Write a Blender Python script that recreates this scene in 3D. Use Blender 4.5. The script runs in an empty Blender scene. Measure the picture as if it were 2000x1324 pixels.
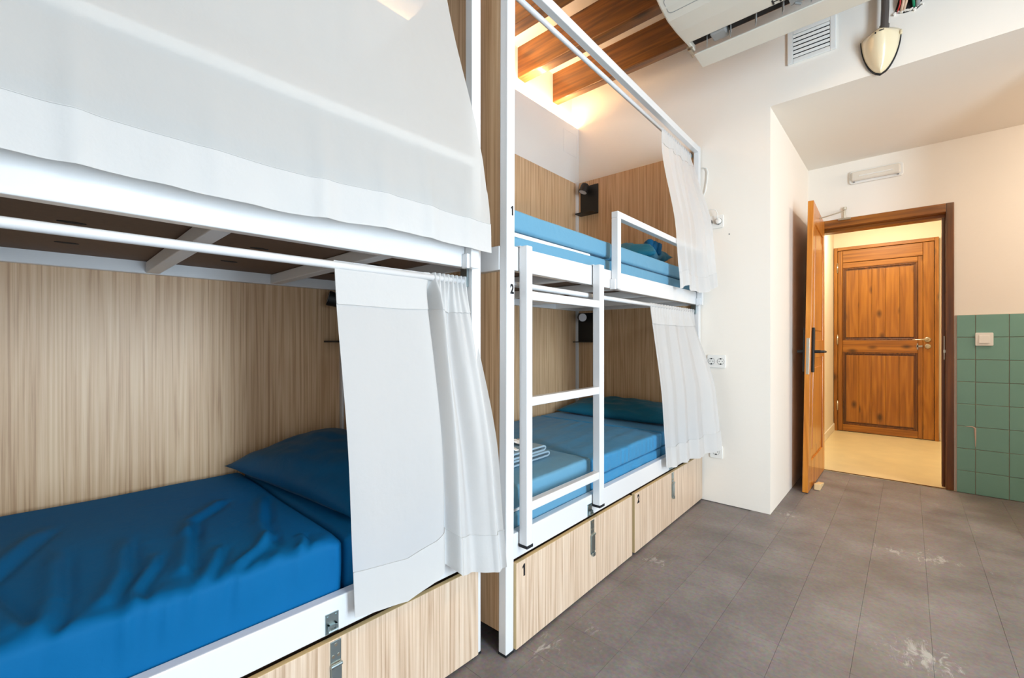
import bpy, bmesh, math, random
from mathutils import Vector, Matrix, noise
random.seed(7)
C = bpy.context.scene.collection
SC = bpy.context.scene
PI = math.pi
R = math.radians

# ------------------------------------------------------------------ camera, light, exposure
cam_d = bpy.data.cameras.new('camera')
cam = bpy.data.objects.new('camera', cam_d)
C.objects.link(cam)
cam.location = (0, 0, 1.06)
cam.rotation_euler = (R(90), 0, math.atan(775 / 865))
cam_d.sensor_width = 36
cam_d.lens = 36 * 865 / 2000
cam_d.shift_y = 5 / 2000
cam_d.clip_start = .02
SC.camera = cam
SC.view_settings.view_transform = 'Standard'
SC.view_settings.look = 'None'
SC.view_settings.exposure = 0.40
SC.view_settings.gamma = 1
SC.view_settings.use_curve_mapping = False

world = bpy.data.worlds.new('sky')
SC.world = world
world.use_nodes = True
wn = world.node_tree.nodes
wn['Background'].inputs[0].default_value = (.80, .90, 1, 1)
wn['Background'].inputs[1].default_value = 2.0


def area(name, loc, rot, sx, sy, power, col, spread=PI):
    l = bpy.data.lights.new(name, 'AREA')
    l.shape = 'RECTANGLE'
    l.size, l.size_y = sx, sy
    l.energy = power
    l.color = col
    l.spread = spread
    o = bpy.data.objects.new(name, l)
    C.objects.link(o)
    o.location = loc
    o.rotation_euler = rot
    return o


# daylight entering through the right window, plus an added one to light the near bed
area('window_daylight_right', (2.36, .62, 1.30), (0, R(90), R(-30)), 2.3, .78, 112, (.68, .85, 1))
area('window_fill_near', (2.27, -.85, 1.40), (0, R(90), 0), 2.0, .9, 10, (.68, .85, 1))
# warm strip hidden on top of the ledge behind the bunks, and the lamp of the corridor
area('cove_strip_light', (-2.045, 2.08, 2.806), (0, R(180), 0), .03, 1.92, 13, (1, .62, .30))
area('corridor_lamp_light', (-.2, 5.55, 2.52), (0, 0, 0), .5, .5, 22, (1, .88, .66))
area('niche_fill_light', (1.55, 3.85, 2.40), (0, R(40), 0), .4, .4, 16, (1, .84, .70))  # fill added out of view to lift the dark tiles and niche wall
area('room_fill_light', (.45, 1.5, 2.86), (0, 0, 0), .35, 1.2, 14, (1, .64, .34))  # unseen overhead fill, added to warm the upper walls


# ------------------------------------------------------------------ materials
def mat(name):
    m = bpy.data.materials.new(name)
    m.use_nodes = True
    return m, m.node_tree.nodes, m.node_tree.links, m.node_tree.nodes['Principled BSDF']


def lin(r, g, b):
    f = lambda v: (v / 255 / 12.92) if v <= 10 else ((v / 255 + .055) / 1.055) ** 2.4
    return (f(r), f(g), f(b), 1)


def plain(name, col, rough=.5, metal=0, bump=0, bscale=200, coat=0, emit=None, es=0, var=0, sheen=0):
    m, n, l, p = mat(name)
    p.inputs['Base Color'].default_value = col
    p.inputs['Roughness'].default_value = rough
    p.inputs['Metallic'].default_value = metal
    p.inputs['Coat Weight'].default_value = coat
    p.inputs['Coat Roughness'].default_value = .08
    if sheen:
        p.inputs['Sheen Weight'].default_value = sheen
        p.inputs['Sheen Roughness'].default_value = .4
    if emit:
        p.inputs['Emission Color'].default_value = emit
        p.inputs['Emission Strength'].default_value = es
    if bump or var:
        tc = n.new('ShaderNodeTexCoord')
        t = n.new('ShaderNodeTexNoise')
        t.inputs['Scale'].default_value = bscale
        t.inputs['Detail'].default_value = 5
        l.new(tc.outputs['Object'], t.inputs['Vector'])
        if bump:
            b = n.new('ShaderNodeBump')
            b.inputs['Strength'].default_value = bump
            b.inputs['Distance'].default_value = .004
            l.new(t.outputs['Fac'], b.inputs['Height'])
            l.new(b.outputs['Normal'], p.inputs['Normal'])
        if var:
            mx = n.new('ShaderNodeMix')
            mx.data_type = 'RGBA'
            mx.inputs['A'].default_value = tuple(c * (1 - var) for c in col[:3]) + (1,)
            mx.inputs['B'].default_value = tuple(min(1, c * (1 + var)) for c in col[:3]) + (1,)
            l.new(t.outputs['Fac'], mx.inputs['Factor'])
            l.new(mx.outputs['Result'], p.inputs['Base Color'])
    return m


def grain(name, dark, mid, light, axis='z', rough=.45, fine=38., broad=7., knots=False, coat=0, knot_scale=(5, 5, 2.6), stretch=1.):
    """wood whose grain runs along one axis of the object"""
    m, n, l, p = mat(name)
    tc = n.new('ShaderNodeTexCoord')
    oi = n.new('ShaderNodeObjectInfo')
    off = n.new('ShaderNodeVectorMath')
    off.operation = 'MULTIPLY'
    off.inputs[1].default_value = (3.1, 7.7, 5.3)
    cb = n.new('ShaderNodeCombineXYZ')
    for k in range(3):
        l.new(oi.outputs['Random'], cb.inputs[k])
    l.new(cb.outputs[0], off.inputs[0])
    add = n.new('ShaderNodeVectorMath')
    l.new(tc.outputs['Object'], add.inputs[0])
    l.new(off.outputs[0], add.inputs[1])

    def sc(v, a):
        s = [v, v, v]
        s['xyz'.index(axis)] = a
        mp = n.new('ShaderNodeMapping')
        mp.inputs['Scale'].default_value = s
        l.new(add.outputs[0], mp.inputs['Vector'])
        return mp
    nb = n.new('ShaderNodeTexNoise')
    nb.inputs['Scale'].default_value = 1
    nb.inputs['Detail'].default_value = 3
    l.new(sc(broad, (.22 if fine > 100 else .45) * stretch).outputs[0], nb.inputs['Vector'])
    nf = n.new('ShaderNodeTexNoise')
    nf.inputs['Scale'].default_value = 1
    nf.inputs['Detail'].default_value = 7
    nf.inputs['Roughness'].default_value = .68
    nf.inputs['Distortion'].default_value = .5
    l.new(sc(fine, .9 * stretch).outputs[0], nf.inputs['Vector'])
    # growth rings: bands of the broad noise
    rg = n.new('ShaderNodeMath')
    rg.operation = 'MULTIPLY'
    rg.inputs[1].default_value = 13 if fine > 100 else 9
    l.new(nb.outputs['Fac'], rg.inputs[0])
    fr = n.new('ShaderNodeMath')
    fr.operation = 'PINGPONG'
    fr.inputs[1].default_value = .5
    l.new(rg.outputs[0], fr.inputs[0])
    m1 = n.new('ShaderNodeMath')
    m1.operation = 'MULTIPLY_ADD'
    m1.inputs[1].default_value = .27 if fine > 100 else .36
    l.new(fr.outputs[0], m1.inputs[0])
    m2 = n.new('ShaderNodeMath')
    m2.operation = 'MULTIPLY'
    m2.inputs[1].default_value = .86 if fine > 100 else .82
    l.new(nf.outputs['Fac'], m2.inputs[0])
    l.new(m2.outputs[0], m1.inputs[2])
    cr = n.new('ShaderNodeValToRGB')
    cr.color_ramp.elements[0].position = .30
    cr.color_ramp.elements[0].color = dark
    cr.color_ramp.elements[1].position = .68
    cr.color_ramp.elements[1].color = light
    e = cr.color_ramp.elements.new(.48)
    e.color = mid
    l.new(m1.outputs[0], cr.inputs['Fac'])
    col = cr.outputs['Color']
    if knots:
        mp = n.new('ShaderNodeMapping')
        mp.inputs['Scale'].default_value = knot_scale
        l.new(add.outputs[0], mp.inputs['Vector'])
        vo = n.new('ShaderNodeTexVoronoi')
        vo.inputs['Scale'].default_value = 1
        l.new(mp.outputs[0], vo.inputs['Vector'])
        kr = n.new('ShaderNodeMapRange')
        kr.inputs['From Min'].default_value = .06
        kr.inputs['From Max'].default_value = .20
        kr.inputs['To Min'].default_value = .25
        kr.inputs['To Max'].default_value = 1
        l.new(vo.outputs['Distance'], kr.inputs['Value'])
        mx = n.new('ShaderNodeMix')
        mx.data_type = 'RGBA'
        mx.blend_type = 'MULTIPLY'
        mx.inputs['Factor'].default_value = 1
        l.new(col, mx.inputs['A'])
        l.new(kr.outputs['Result'], mx.inputs['B'])
        col = mx.outputs['Result']
    l.new(col, p.inputs['Base Color'])
    p.inputs['Roughness'].default_value = rough
    p.inputs['Coat Weight'].default_value = coat
    p.inputs['Coat Roughness'].default_value = .12
    b = n.new('ShaderNodeBump')
    b.inputs['Strength'].default_value = .12
    b.inputs['Distance'].default_value = .002
    l.new(nf.outputs['Fac'], b.inputs['Height'])
    l.new(b.outputs['Normal'], p.inputs['Normal'])
    return m


def cloth_sheer(name, col, clear, trans=.5):
    m, n, l, p = mat(name)
    n.remove(p)
    out = n['Material Output']
    d = n.new('ShaderNodeBsdfDiffuse')
    t = n.new('ShaderNodeBsdfTranslucent')
    g = n.new('ShaderNodeBsdfTransparent')
    d.inputs[0].default_value = col
    t.inputs[0].default_value = col
    a = n.new('ShaderNodeMixShader')
    a.inputs[0].default_value = trans
    l.new(d.outputs[0], a.inputs[1])
    l.new(t.outputs[0], a.inputs[2])
    b = n.new('ShaderNodeMixShader')
    b.inputs[0].default_value = clear
    l.new(a.outputs[0], b.inputs[1])
    l.new(g.outputs[0], b.inputs[2])
    l.new(b.outputs[0], out.inputs[0])
    tc = n.new('ShaderNodeTexCoord')
    w = n.new('ShaderNodeTexNoise')
    w.inputs['Scale'].default_value = 14
    w.inputs['Detail'].default_value = 5
    l.new(tc.outputs['Object'], w.inputs['Vector'])
    bp = n.new('ShaderNodeBump')
    bp.inputs['Strength'].default_value = .25
    bp.inputs['Distance'].default_value = .01
    l.new(w.outputs['Fac'], bp.inputs['Height'])
    l.new(bp.outputs[0], d.inputs['Normal'])
    l.new(bp.outputs[0], t.inputs['Normal'])
    return m


def fabric(name, col, rough=.6, sheen=.25, wr=.25):
    m, n, l, p = mat(name)
    p.inputs['Base Color'].default_value = col
    p.inputs['Roughness'].default_value = rough
    p.inputs['Sheen Weight'].default_value = sheen
    p.inputs['Sheen Roughness'].default_value = .35
    p.inputs['Specular IOR Level'].default_value = .15
    tc = n.new('ShaderNodeTexCoord')
    a = n.new('ShaderNodeTexNoise')
    a.inputs['Scale'].default_value = 9
    a.inputs['Detail'].default_value = 4
    a.inputs['Distortion'].default_value = 1.2
    l.new(tc.outputs['Object'], a.inputs['Vector'])
    b = n.new('ShaderNodeTexNoise')
    b.inputs['Scale'].default_value = 420
    l.new(tc.outputs['Object'], b.inputs['Vector'])
    mm = n.new('ShaderNodeMath')
    mm.operation = 'MULTIPLY_ADD'
    mm.inputs[1].default_value = .05
    l.new(b.outputs['Fac'], mm.inputs[0])
    l.new(a.outputs['Fac'], mm.inputs[2])
    bp = n.new('ShaderNodeBump')
    bp.inputs['Strength'].default_value = wr
    bp.inputs['Distance'].default_value = .03
    l.new(mm.outputs[0], bp.inputs['Height'])
    l.new(bp.outputs[0], p.inputs['Normal'])
    return m


def floor_mat():
    """worn grey vinyl: mottling, fine scratches and a few patches of whitish paint dust"""
    m, n, l, p = mat('worn_grey_vinyl')
    ge = n.new('ShaderNodeNewGeometry')

    def ns(scale, det, vec=None, ro=.6, dis=0):
        t = n.new('ShaderNodeTexNoise')
        t.inputs['Scale'].default_value = scale
        t.inputs['Detail'].default_value = det
        t.inputs['Roughness'].default_value = ro
        t.inputs['Distortion'].default_value = dis
        l.new(vec or ge.outputs['Position'], t.inputs['Vector'])
        return t
    base = ns(3.2, 6)
    cr = n.new('ShaderNodeValToRGB')
    cr.color_ramp.elements[0].position = .3
    cr.color_ramp.elements[0].color = lin(100, 93, 91)
    cr.color_ramp.elements[1].position = .72
    cr.color_ramp.elements[1].color = lin(138, 131, 129)
    l.new(base.outputs['Fac'], cr.inputs['Fac'])
    # tone of each tile
    oi = n.new('ShaderNodeObjectInfo')
    tr = n.new('ShaderNodeMapRange')
    tr.inputs['To Min'].default_value = .95
    tr.inputs['To Max'].default_value = 1.05
    l.new(oi.outputs['Random'], tr.inputs['Value'])
    mt = n.new('ShaderNodeMix')
    mt.data_type = 'RGBA'
    mt.blend_type = 'MULTIPLY'
    mt.inputs['Factor'].default_value = 1
    l.new(cr.outputs['Color'], mt.inputs['A'])
    l.new(tr.outputs['Result'], mt.inputs['B'])
    fine = ns(70, 3)
    mf = n.new('ShaderNodeMix')
    mf.data_type = 'RGBA'
    mf.blend_type = 'OVERLAY'
    mf.inputs['Factor'].default_value = .5
    l.new(mt.outputs['Result'], mf.inputs['A'])
    l.new(fine.outputs['Color'], mf.inputs['B'])
    bw = n.new('ShaderNodeRGBToBW')
    col = mf.outputs['Result']
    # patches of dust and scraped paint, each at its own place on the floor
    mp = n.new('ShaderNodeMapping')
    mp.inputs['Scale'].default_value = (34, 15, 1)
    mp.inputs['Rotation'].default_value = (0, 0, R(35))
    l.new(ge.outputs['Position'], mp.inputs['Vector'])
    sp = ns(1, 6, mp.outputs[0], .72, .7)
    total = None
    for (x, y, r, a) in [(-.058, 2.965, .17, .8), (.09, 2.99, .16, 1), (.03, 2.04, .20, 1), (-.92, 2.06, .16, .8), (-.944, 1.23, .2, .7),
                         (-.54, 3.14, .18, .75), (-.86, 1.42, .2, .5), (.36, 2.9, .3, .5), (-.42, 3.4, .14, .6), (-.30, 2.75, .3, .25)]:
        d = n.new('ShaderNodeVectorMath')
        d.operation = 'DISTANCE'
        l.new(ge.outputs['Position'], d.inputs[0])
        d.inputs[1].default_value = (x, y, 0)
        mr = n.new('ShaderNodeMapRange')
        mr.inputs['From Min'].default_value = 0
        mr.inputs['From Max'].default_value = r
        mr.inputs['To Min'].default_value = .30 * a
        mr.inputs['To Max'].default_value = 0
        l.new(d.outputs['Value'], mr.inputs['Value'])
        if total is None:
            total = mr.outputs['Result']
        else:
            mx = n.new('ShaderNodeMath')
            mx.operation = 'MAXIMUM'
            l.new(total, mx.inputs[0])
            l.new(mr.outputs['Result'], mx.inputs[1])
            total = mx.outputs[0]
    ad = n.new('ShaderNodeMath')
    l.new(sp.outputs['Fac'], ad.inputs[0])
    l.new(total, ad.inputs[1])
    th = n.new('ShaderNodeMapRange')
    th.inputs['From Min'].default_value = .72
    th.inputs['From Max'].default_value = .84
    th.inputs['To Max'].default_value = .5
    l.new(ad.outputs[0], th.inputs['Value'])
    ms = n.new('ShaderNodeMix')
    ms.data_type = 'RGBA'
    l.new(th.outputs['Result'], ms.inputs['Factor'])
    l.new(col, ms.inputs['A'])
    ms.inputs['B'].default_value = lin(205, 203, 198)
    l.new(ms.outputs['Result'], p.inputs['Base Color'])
    rr = n.new('ShaderNodeMapRange')
    rr.inputs['To Min'].default_value = .34
    rr.inputs['To Max'].default_value = .62
    l.new(base.outputs['Fac'], rr.inputs['Value'])
    l.new(rr.outputs['Result'], p.inputs['Roughness'])
    bp = n.new('ShaderNodeBump')
    bp.inputs['Strength'].default_value = .25
    bp.inputs['Distance'].default_value = .002
    l.new(fine.outputs['Fac'], bp.inputs['Height'])
    l.new(bp.outputs[0], p.inputs['Normal'])
    return m


M = {}
M['plaster'] = plain('white_plaster', lin(243, 236, 225), .85, bump=.25, bscale=26)
M['corridor'] = plain('cream_plaster', lin(240, 228, 205), .85, bump=.2, bscale=30)
M['panel_white'] = plain('white_panel', lin(232, 230, 226), .6)
M['steel'] = plain('white_powder_coat', lin(226, 226, 226), .28, coat=.5)
M['steel_mat'] = plain('white_satin_steel', lin(240, 239, 237), .45)
M['laminate'] = grain('pale_oak_laminate', lin(164, 122, 82), lin(204, 166, 126), lin(222, 190, 152), 'z', .42, fine=130, broad=9, stretch=1.3)
M['laminate_edge'] = plain('oak_edge_band', lin(205, 178, 130), .5)
M['laminate_lit'] = grain('oak_laminate_lit', lin(176, 146, 118), lin(212, 186, 160), lin(230, 210, 188), 'z', .42, fine=130, broad=9, stretch=1.3)  # same laminate as the panels, with the drawers' brighter light in its colour
M['mdf'] = plain('brown_fibreboard', lin(112, 86, 66), .7, var=.15, bscale=60)
M['beam'] = grain('varnished_beam_pine', lin(84, 50, 14), lin(116, 70, 20), lin(146, 94, 32), 'x', .32, fine=36, broad=6, knots=True, coat=.35, knot_scale=(2.4, 7, 7))
M['pine'] = grain('varnished_pine', lin(124, 74, 14), lin(154, 94, 22), lin(178, 116, 36), 'z', .38, fine=40, broad=5, knots=True, coat=.3, knot_scale=(6, 6, 3.2))
M['pine_h'] = grain('varnished_pine_rail', lin(124, 74, 14), lin(154, 94, 22), lin(178, 116, 36), 'x', .38, fine=34, broad=8, knots=True, coat=.3, knot_scale=(3.2, 6, 6))
M['frame_wood'] = grain('dark_varnished_frame', lin(70, 36, 6), lin(100, 55, 12), lin(124, 72, 20), 'z', .35, fine=30, broad=9, coat=.3)
M['door_wood'] = grain('honey_door_wood', lin(166, 92, 18), lin(200, 120, 30), lin(222, 146, 52), 'z', .36, fine=26, broad=5, coat=.3)
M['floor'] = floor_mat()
M['stone'] = plain('cream_stone_floor', lin(232, 212, 164), .28, var=.12, bscale=6)
M['tile'] = plain('green_glazed_tile', lin(118, 162, 148), .30, var=.08, bscale=2.3, coat=.15)
M['grout'] = plain('worn_grout', lin(205, 180, 165), .9, bump=.4, bscale=80)
M['sheet_blue'] = fabric('blue_sheet', lin(0, 96, 150), .7, .0, .08)
M['pillow_blue'] = fabric('dark_blue_pillowcase', lin(8, 86, 130), .55, .05, .1)
M['cover_lit'] = fabric('blue_cover_lit', lin(100, 152, 180), .5, .1, .12)  # same blue fabric as the sheet, stronger light put into its colour
M['cover_half_lit'] = fabric('blue_cover_half_lit', lin(62, 134, 178), .5, .1, .15)  # that fabric once more, with part of the brighter light in its tone
M['pillow_teal'] = fabric('teal_pillowcase', lin(26, 100, 124), .5, .1, .25)
M['foam'] = plain('white_mattress_ticking', lin(235, 233, 230), .8)
M['towel'] = plain('grey_blue_towel', lin(150, 172, 184), .95, bump=.6, bscale=320)
M['paper'] = plain('white_paper', lin(244, 240, 234), .7)
M['curtain'] = cloth_sheer('white_sheer_curtain', lin(226, 224, 220), .06, .42)
M['curtain_front'] = cloth_sheer('white_curtain', lin(236, 235, 233), .05, .40)
M['hem'] = cloth_sheer('white_curtain_hem', lin(228, 227, 225), .02, .35)
M['black'] = plain('matt_black_metal', lin(24, 23, 22), .5)
M['ink'] = plain('black_number_sticker', lin(18, 20, 26), .5)
M['lens'] = plain('frosted_lamp_lens', lin(205, 205, 210), .4)
M['rubber'] = plain('black_rubber', lin(22, 24, 28), .8)
M['zinc'] = plain('zinc_plated_steel', lin(176, 194, 198), .28, metal=1)
M['nickel'] = plain('satin_nickel', lin(200, 192, 176), .3, metal=1)
M['ac'] = plain('white_appliance_plastic', lin(226, 220, 206), .32, coat=.3)
M['dark'] = plain('dark_recess', lin(26, 22, 20), .8)
M['grey'] = plain('grey_plastic', lin(150, 150, 148), .5)
M['cream'] = plain('aged_cream_plastic', lin(238, 222, 186), .22, coat=.5)
M['plastic'] = plain('white_socket_plastic', lin(240, 238, 232), .35)
M['pipe'] = plain('dark_grey_conduit', lin(84, 78, 74), .5)
M['red'] = plain('red_wire', lin(200, 46, 40), .5)
M['green'] = plain('green_wire', lin(20, 130, 90), .5)
M['beige'] = plain('beige_wire', lin(225, 190, 160), .6)
M['wedge'] = plain('raw_pale_wood', lin(236, 208, 158), .6)
M['diffuser'] = plain('clear_diffuser', lin(226, 218, 204), .15, coat=.6)
M['lamp_on'] = plain('lit_lamp_panel', lin(255, 240, 210), .5, emit=(1, .82, .55, 1), es=2.2)
M['led'] = plain('lit_led_strip', lin(255, 230, 190), .5, emit=(1, .68, .36, 1), es=2)
M['glass'] = plain('window_frame_white', lin(238, 238, 236), .4)


# ------------------------------------------------------------------ helpers
def obj(name, bm, m, parent=None, smooth=False, bevel=0, auto=None):
    me = bpy.data.meshes.new(name)
    bm.normal_update()
    bm.to_mesh(me)
    bm.free()
    me.materials.append(M[m] if isinstance(m, str) else m)
    if smooth:
        for p in me.polygons:
            p.use_smooth = True
    o = bpy.data.objects.new(name, me)
    C.objects.link(o)
    if parent is not None:
        o.parent = parent
    if bevel:
        b = o.modifiers.new('edge', 'BEVEL')
        b.width = bevel
        b.segments = 2
        b.limit_method = 'ANGLE'
    return o


def thing(name, label, cat, loc=(0, 0, 0), rz=0, group=None):
    o = bpy.data.objects.new(name, None)
    o.empty_display_size = .05
    C.objects.link(o)
    o.location = loc
    o.rotation_euler = (0, 0, rz)
    return tag(o, label, cat, group)


def tag(o, label, cat, group=None):
    o['label'] = label
    o['category'] = cat
    if group:
        o['group'] = group
    return o


def struct(o):
    o['kind'] = 'structure'
    return o


def NB():
    return bmesh.new()


def bx(bm, x0, x1, y0, y1, z0, z1):
    vs = [bm.verts.new((x, y, z)) for z in (z0, z1) for y in (y0, y1) for x in (x0, x1)]
    for f in ((0, 2, 3, 1), (4, 5, 7, 6), (0, 1, 5, 4), (2, 6, 7, 3), (0, 4, 6, 2), (1, 3, 7, 5)):
        bm.faces.new([vs[i] for i in f])
    return vs


def box(name, x0, x1, y0, y1, z0, z1, m, parent=None, bevel=0):
    b = NB()
    bx(b, x0, x1, y0, y1, z0, z1)
    return obj(name, b, m, parent, bevel=bevel)


def boxc(b, c, s, rot=None):
    """box with centre, size and rotation matrix"""
    vs = bx(b, -s[0] / 2, s[0] / 2, -s[1] / 2, s[1] / 2, -s[2] / 2, s[2] / 2)
    for v in vs:
        v.co = (rot @ v.co if rot else v.co) + Vector(c)
    return vs


def tube(bm, pts, r, seg=10, caps=True):
    pts = [Vector(p) for p in pts]
    rs = r if isinstance(r, (list, tuple)) else [r] * len(pts)
    rings = []
    side = None
    for i, p in enumerate(pts):
        d = (pts[min(i + 1, len(pts) - 1)] - pts[max(i - 1, 0)]).normalized()
        if side is None:
            side = d.orthogonal().normalized()
        else:
            side = (side - d * side.dot(d)).normalized()
        up = d.cross(side)
        rings.append([bm.verts.new(p + (side * math.cos(2 * PI * k / seg) + up * math.sin(2 * PI * k / seg)) * rs[i]) for k in range(seg)])
    for a, b in zip(rings, rings[1:]):
        for k in range(seg):
            bm.faces.new((a[k], a[(k + 1) % seg], b[(k + 1) % seg], b[k]))
    if caps:
        bm.faces.new(rings[0][::-1])
        bm.faces.new(rings[-1])


def prism(bm, poly, lo, hi, plane='xy'):
    """extrude a polygon given in one plane along the third axis"""
    def P(a, b, h):
        return {'xy': (a, b, h), 'xz': (a, h, b), 'yz': (h, a, b)}[plane]
    A = [bm.verts.new(P(a, b, lo)) for a, b in poly]
    B = [bm.verts.new(P(a, b, hi)) for a, b in poly]
    n = len(poly)
    for i in range(n):
        bm.faces.new((A[i], A[(i + 1) % n], B[(i + 1) % n], B[i]))
    bm.faces.new(A[::-1])
    bm.faces.new(B)
    bmesh.ops.recalc_face_normals(bm, faces=bm.faces[:])


def lathe(bm, prof, seg, M4):
    """profile of (radius, height) turned round z, then moved by a matrix"""
    rings = []
    for r, h in prof:
        if r < 1e-6:
            rings.append([bm.verts.new(M4 @ Vector((0, 0, h)))])
        else:
            rings.append([bm.verts.new(M4 @ Vector((r * math.cos(2 * PI * k / seg), r * math.sin(2 * PI * k / seg), h))) for k in range(seg)])
    for a, b in zip(rings, rings[1:]):
        for k in range(seg):
            q = [a[k % len(a)], a[(k + 1) % len(a)], b[(k + 1) % len(b)], b[k % len(b)]]
            u = []
            for v in q:
                if v not in u:
                    u.append(v)
            if len(u) > 2:
                bm.faces.new(u)
    bmesh.ops.recalc_face_normals(bm, faces=bm.faces[:])


def rrect(w, h, r, n=4):
    out = []
    for cx, cy, a in ((w / 2 - r, h / 2 - r, 0), (-w / 2 + r, h / 2 - r, 90), (-w / 2 + r, -h / 2 + r, 180), (w / 2 - r, -h / 2 + r, 270)):
        for k in range(n + 1):
            t = R(a + 90 * k / n)
            out.append((cx + r * math.cos(t), cy + r * math.sin(t)))
    return out


def text(name, body, size, loc, rot, m, parent, sx=1, bold=.0):
    cu = bpy.data.curves.new(name, 'FONT')
    cu.body = body
    cu.size = size
    cu.extrude = .0004
    cu.offset = bold
    cu.align_x = 'CENTER'
    cu.align_y = 'CENTER'
    t = bpy.data.objects.new(name + '_curve', cu)
    C.objects.link(t)
    dg = bpy.context.evaluated_depsgraph_get()
    me = bpy.data.meshes.new_from_object(t.evaluated_get(dg))
    bpy.data.objects.remove(t)
    me.materials.clear()
    me.materials.append(M[m])
    o = bpy.data.objects.new(name, me)
    C.objects.link(o)
    o.location = loc
    o.rotation_euler = rot
    o.scale = (sx, 1, 1)
    o.parent = parent
    return o


def digit(d, h, loc, rotz, m, parent):
    """bold printed figure 1 or 2, facing local +x"""
    if d == '2':
        return text('number', '2', h * 1.36, loc, (R(90), 0, R(90)), m, parent, .8, h * .055)
    b = NB()
    w = h * .20
    prism(b, [(-w * .2, -h / 2), (w * .8, -h / 2), (w * .8, h / 2), (w * .05, h / 2), (-w * .9, h * .30), (-w * .9, h * .16), (-w * .2, h * .24)], 0, .0005, 'yz')
    o = obj('number', b, m, parent)
    o.location = loc
    return o


def sheet(name, P, nu, nv, m, parent=None, v0=0., v1=1., off=0):
    """cloth grid from a surface function P(u, v)"""
    bm = NB()
    g = []
    for j in range(nv + 1):
        v = v0 + (v1 - v0) * j / nv
        row = []
        for i in range(nu + 1):
            q = Vector(P(i / nu, v))
            q.x += off
            row.append(bm.verts.new(q))
        g.append(row)
    for j in range(nv):
        for i in range(nu):
            bm.faces.new((g[j][i], g[j][i + 1], g[j + 1][i + 1], g[j + 1][i]))
    return obj(name, bm, m, parent, smooth=True)


def lerp(a, b, t):
    return a + (b - a) * t


def smooth(t):
    t = max(0, min(1, t))
    return t * t * (3 - 2 * t)


def interp(tab, u):
    for a, b in zip(tab, tab[1:]):
        if u <= b[0]:
            t = (u - a[0]) / (b[0] - a[0])
            return tuple(lerp(p, q, t) for p, q in zip(a[1:], b[1:]))
    return tuple(tab[-1][1:])


def cushion(name, x0, x1, y0, y1, z0, z1, r, m, parent, ny=40, top=None, side=None, nx=24):
    """rounded block; top(x, y) lifts the upper face, side(y, z) pushes the front (+x) face"""
    bm = NB()
    sec = []
    k = 5

    def corner(cx, cz, a0):
        for i in range(k + 1):
            a = R(a0 + 90 * i / k)
            sec.append((cx, cz, math.cos(a), math.sin(a)))
    corner(x1 - r, z1 - r, 0)
    for i in range(1, nx):
        sec.append((lerp(x1 - r, x0 + r, i / nx), z1 - r, 0, 1))
    corner(x0 + r, z1 - r, 90)
    corner(x0 + r, z0 + r, 180)
    corner(x1 - r, z0 + r, 270)
    for i in range(1, 6):
        sec.append((x1 - r, lerp(z0 + r, z1 - r, i / 6), 1, 0))
    ys = []
    for i in range(k + 1):
        a = R(90 * i / k)
        ys.append((y0 + r - r * math.cos(a), r - r * math.sin(a)))
    for i in range(1, ny):
        ys.append((lerp(y0 + r, y1 - r, i / ny), 0))
    for i in range(k + 1):
        a = R(90 - 90 * i / k)
        ys.append((y1 - r + r * math.cos(a), r - r * math.sin(a)))
    rings = []
    for y, ins in ys:
        ring = []
        for cx, cz, nx_, nz_ in sec:
            x = cx + (r - ins) * nx_
            z = cz + (r - ins) * nz_
            if top and nz_ > .3:
                z += top(x, y) * smooth(nz_)
            if side and nx_ > .3 and cx > (x0 + x1) / 2:
                x += side(y, z) * smooth(nx_)
            ring.append(bm.verts.new((x, y, z)))
        rings.append(ring)
    n = len(sec)
    for a, b in zip(rings, rings[1:]):
        for i in range(n):
            bm.faces.new((a[i], a[(i + 1) % n], b[(i + 1) % n], b[i]))
    bm.faces.new(rings[0][::-1])
    bm.faces.new(rings[-1])
    bmesh.ops.recalc_face_normals(bm, faces=bm.faces[:])
    return obj(name, bm, m, parent, smooth=True)


def pillow(name, a, b, T, m, parent, M4, seed=0, wr=.006, n=30, sag=.0):
    bm = NB()
    grid = {}
    for s in (1, -1):
        for i in range(n + 1):
            for j in range(n + 1):
                u, v = -1 + 2 * i / n, -1 + 2 * j / n
                edge = i in (0, n) or j in (0, n)
                if s == -1 and edge:
                    grid[(s, i, j)] = grid[(1, i, j)]
                    continue
                t = max(0, (1 - abs(u) ** 2.4) * (1 - abs(v) ** 2.4)) ** .52
                pinch = 1 - .09 * (1 - v * v) * abs(u) ** 3
                pin2 = 1 - .07 * (1 - u * u) * abs(v) ** 3
                x, y = u * a * pinch, v * b * pin2
                z = s * T * t * (1 if s > 0 else .72)
                q = noise.noise(Vector((u * 2.2 + seed, v * 2.2, s * 3.1)))
                q2 = noise.noise(Vector((u * 7 + seed, v * 5, s * 1.7)))
                z += (q * wr * 2.2 + q2 * wr) * (.35 + t) * (1 if s > 0 else .4)
                z -= sag * (u * u) * T
                grid[(s, i, j)] = bm.verts.new(M4 @ Vector((x, y, z)))
    for s in (1, -1):
        for i in range(n):
            for j in range(n):
                q = [grid[(s, i, j)], grid[(s, i + 1, j)], grid[(s, i + 1, j + 1)], grid[(s, i, j + 1)]]
                bm.faces.new(q if s > 0 else q[::-1])
    return obj(name, bm, m, parent, smooth=True)


# ------------------------------------------------------------------ the room
YF = 3.077      # wall at the far end of the bunks
YN = 4.45       # back wall of the door niche
XL = -2.02      # lining behind the bunks
XU = -2.09      # wall above the lining
XR = 2.30
YR = -1.80
ZC = 3.17
XP = -.632      # right edge of the wall block between bunks and door

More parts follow.
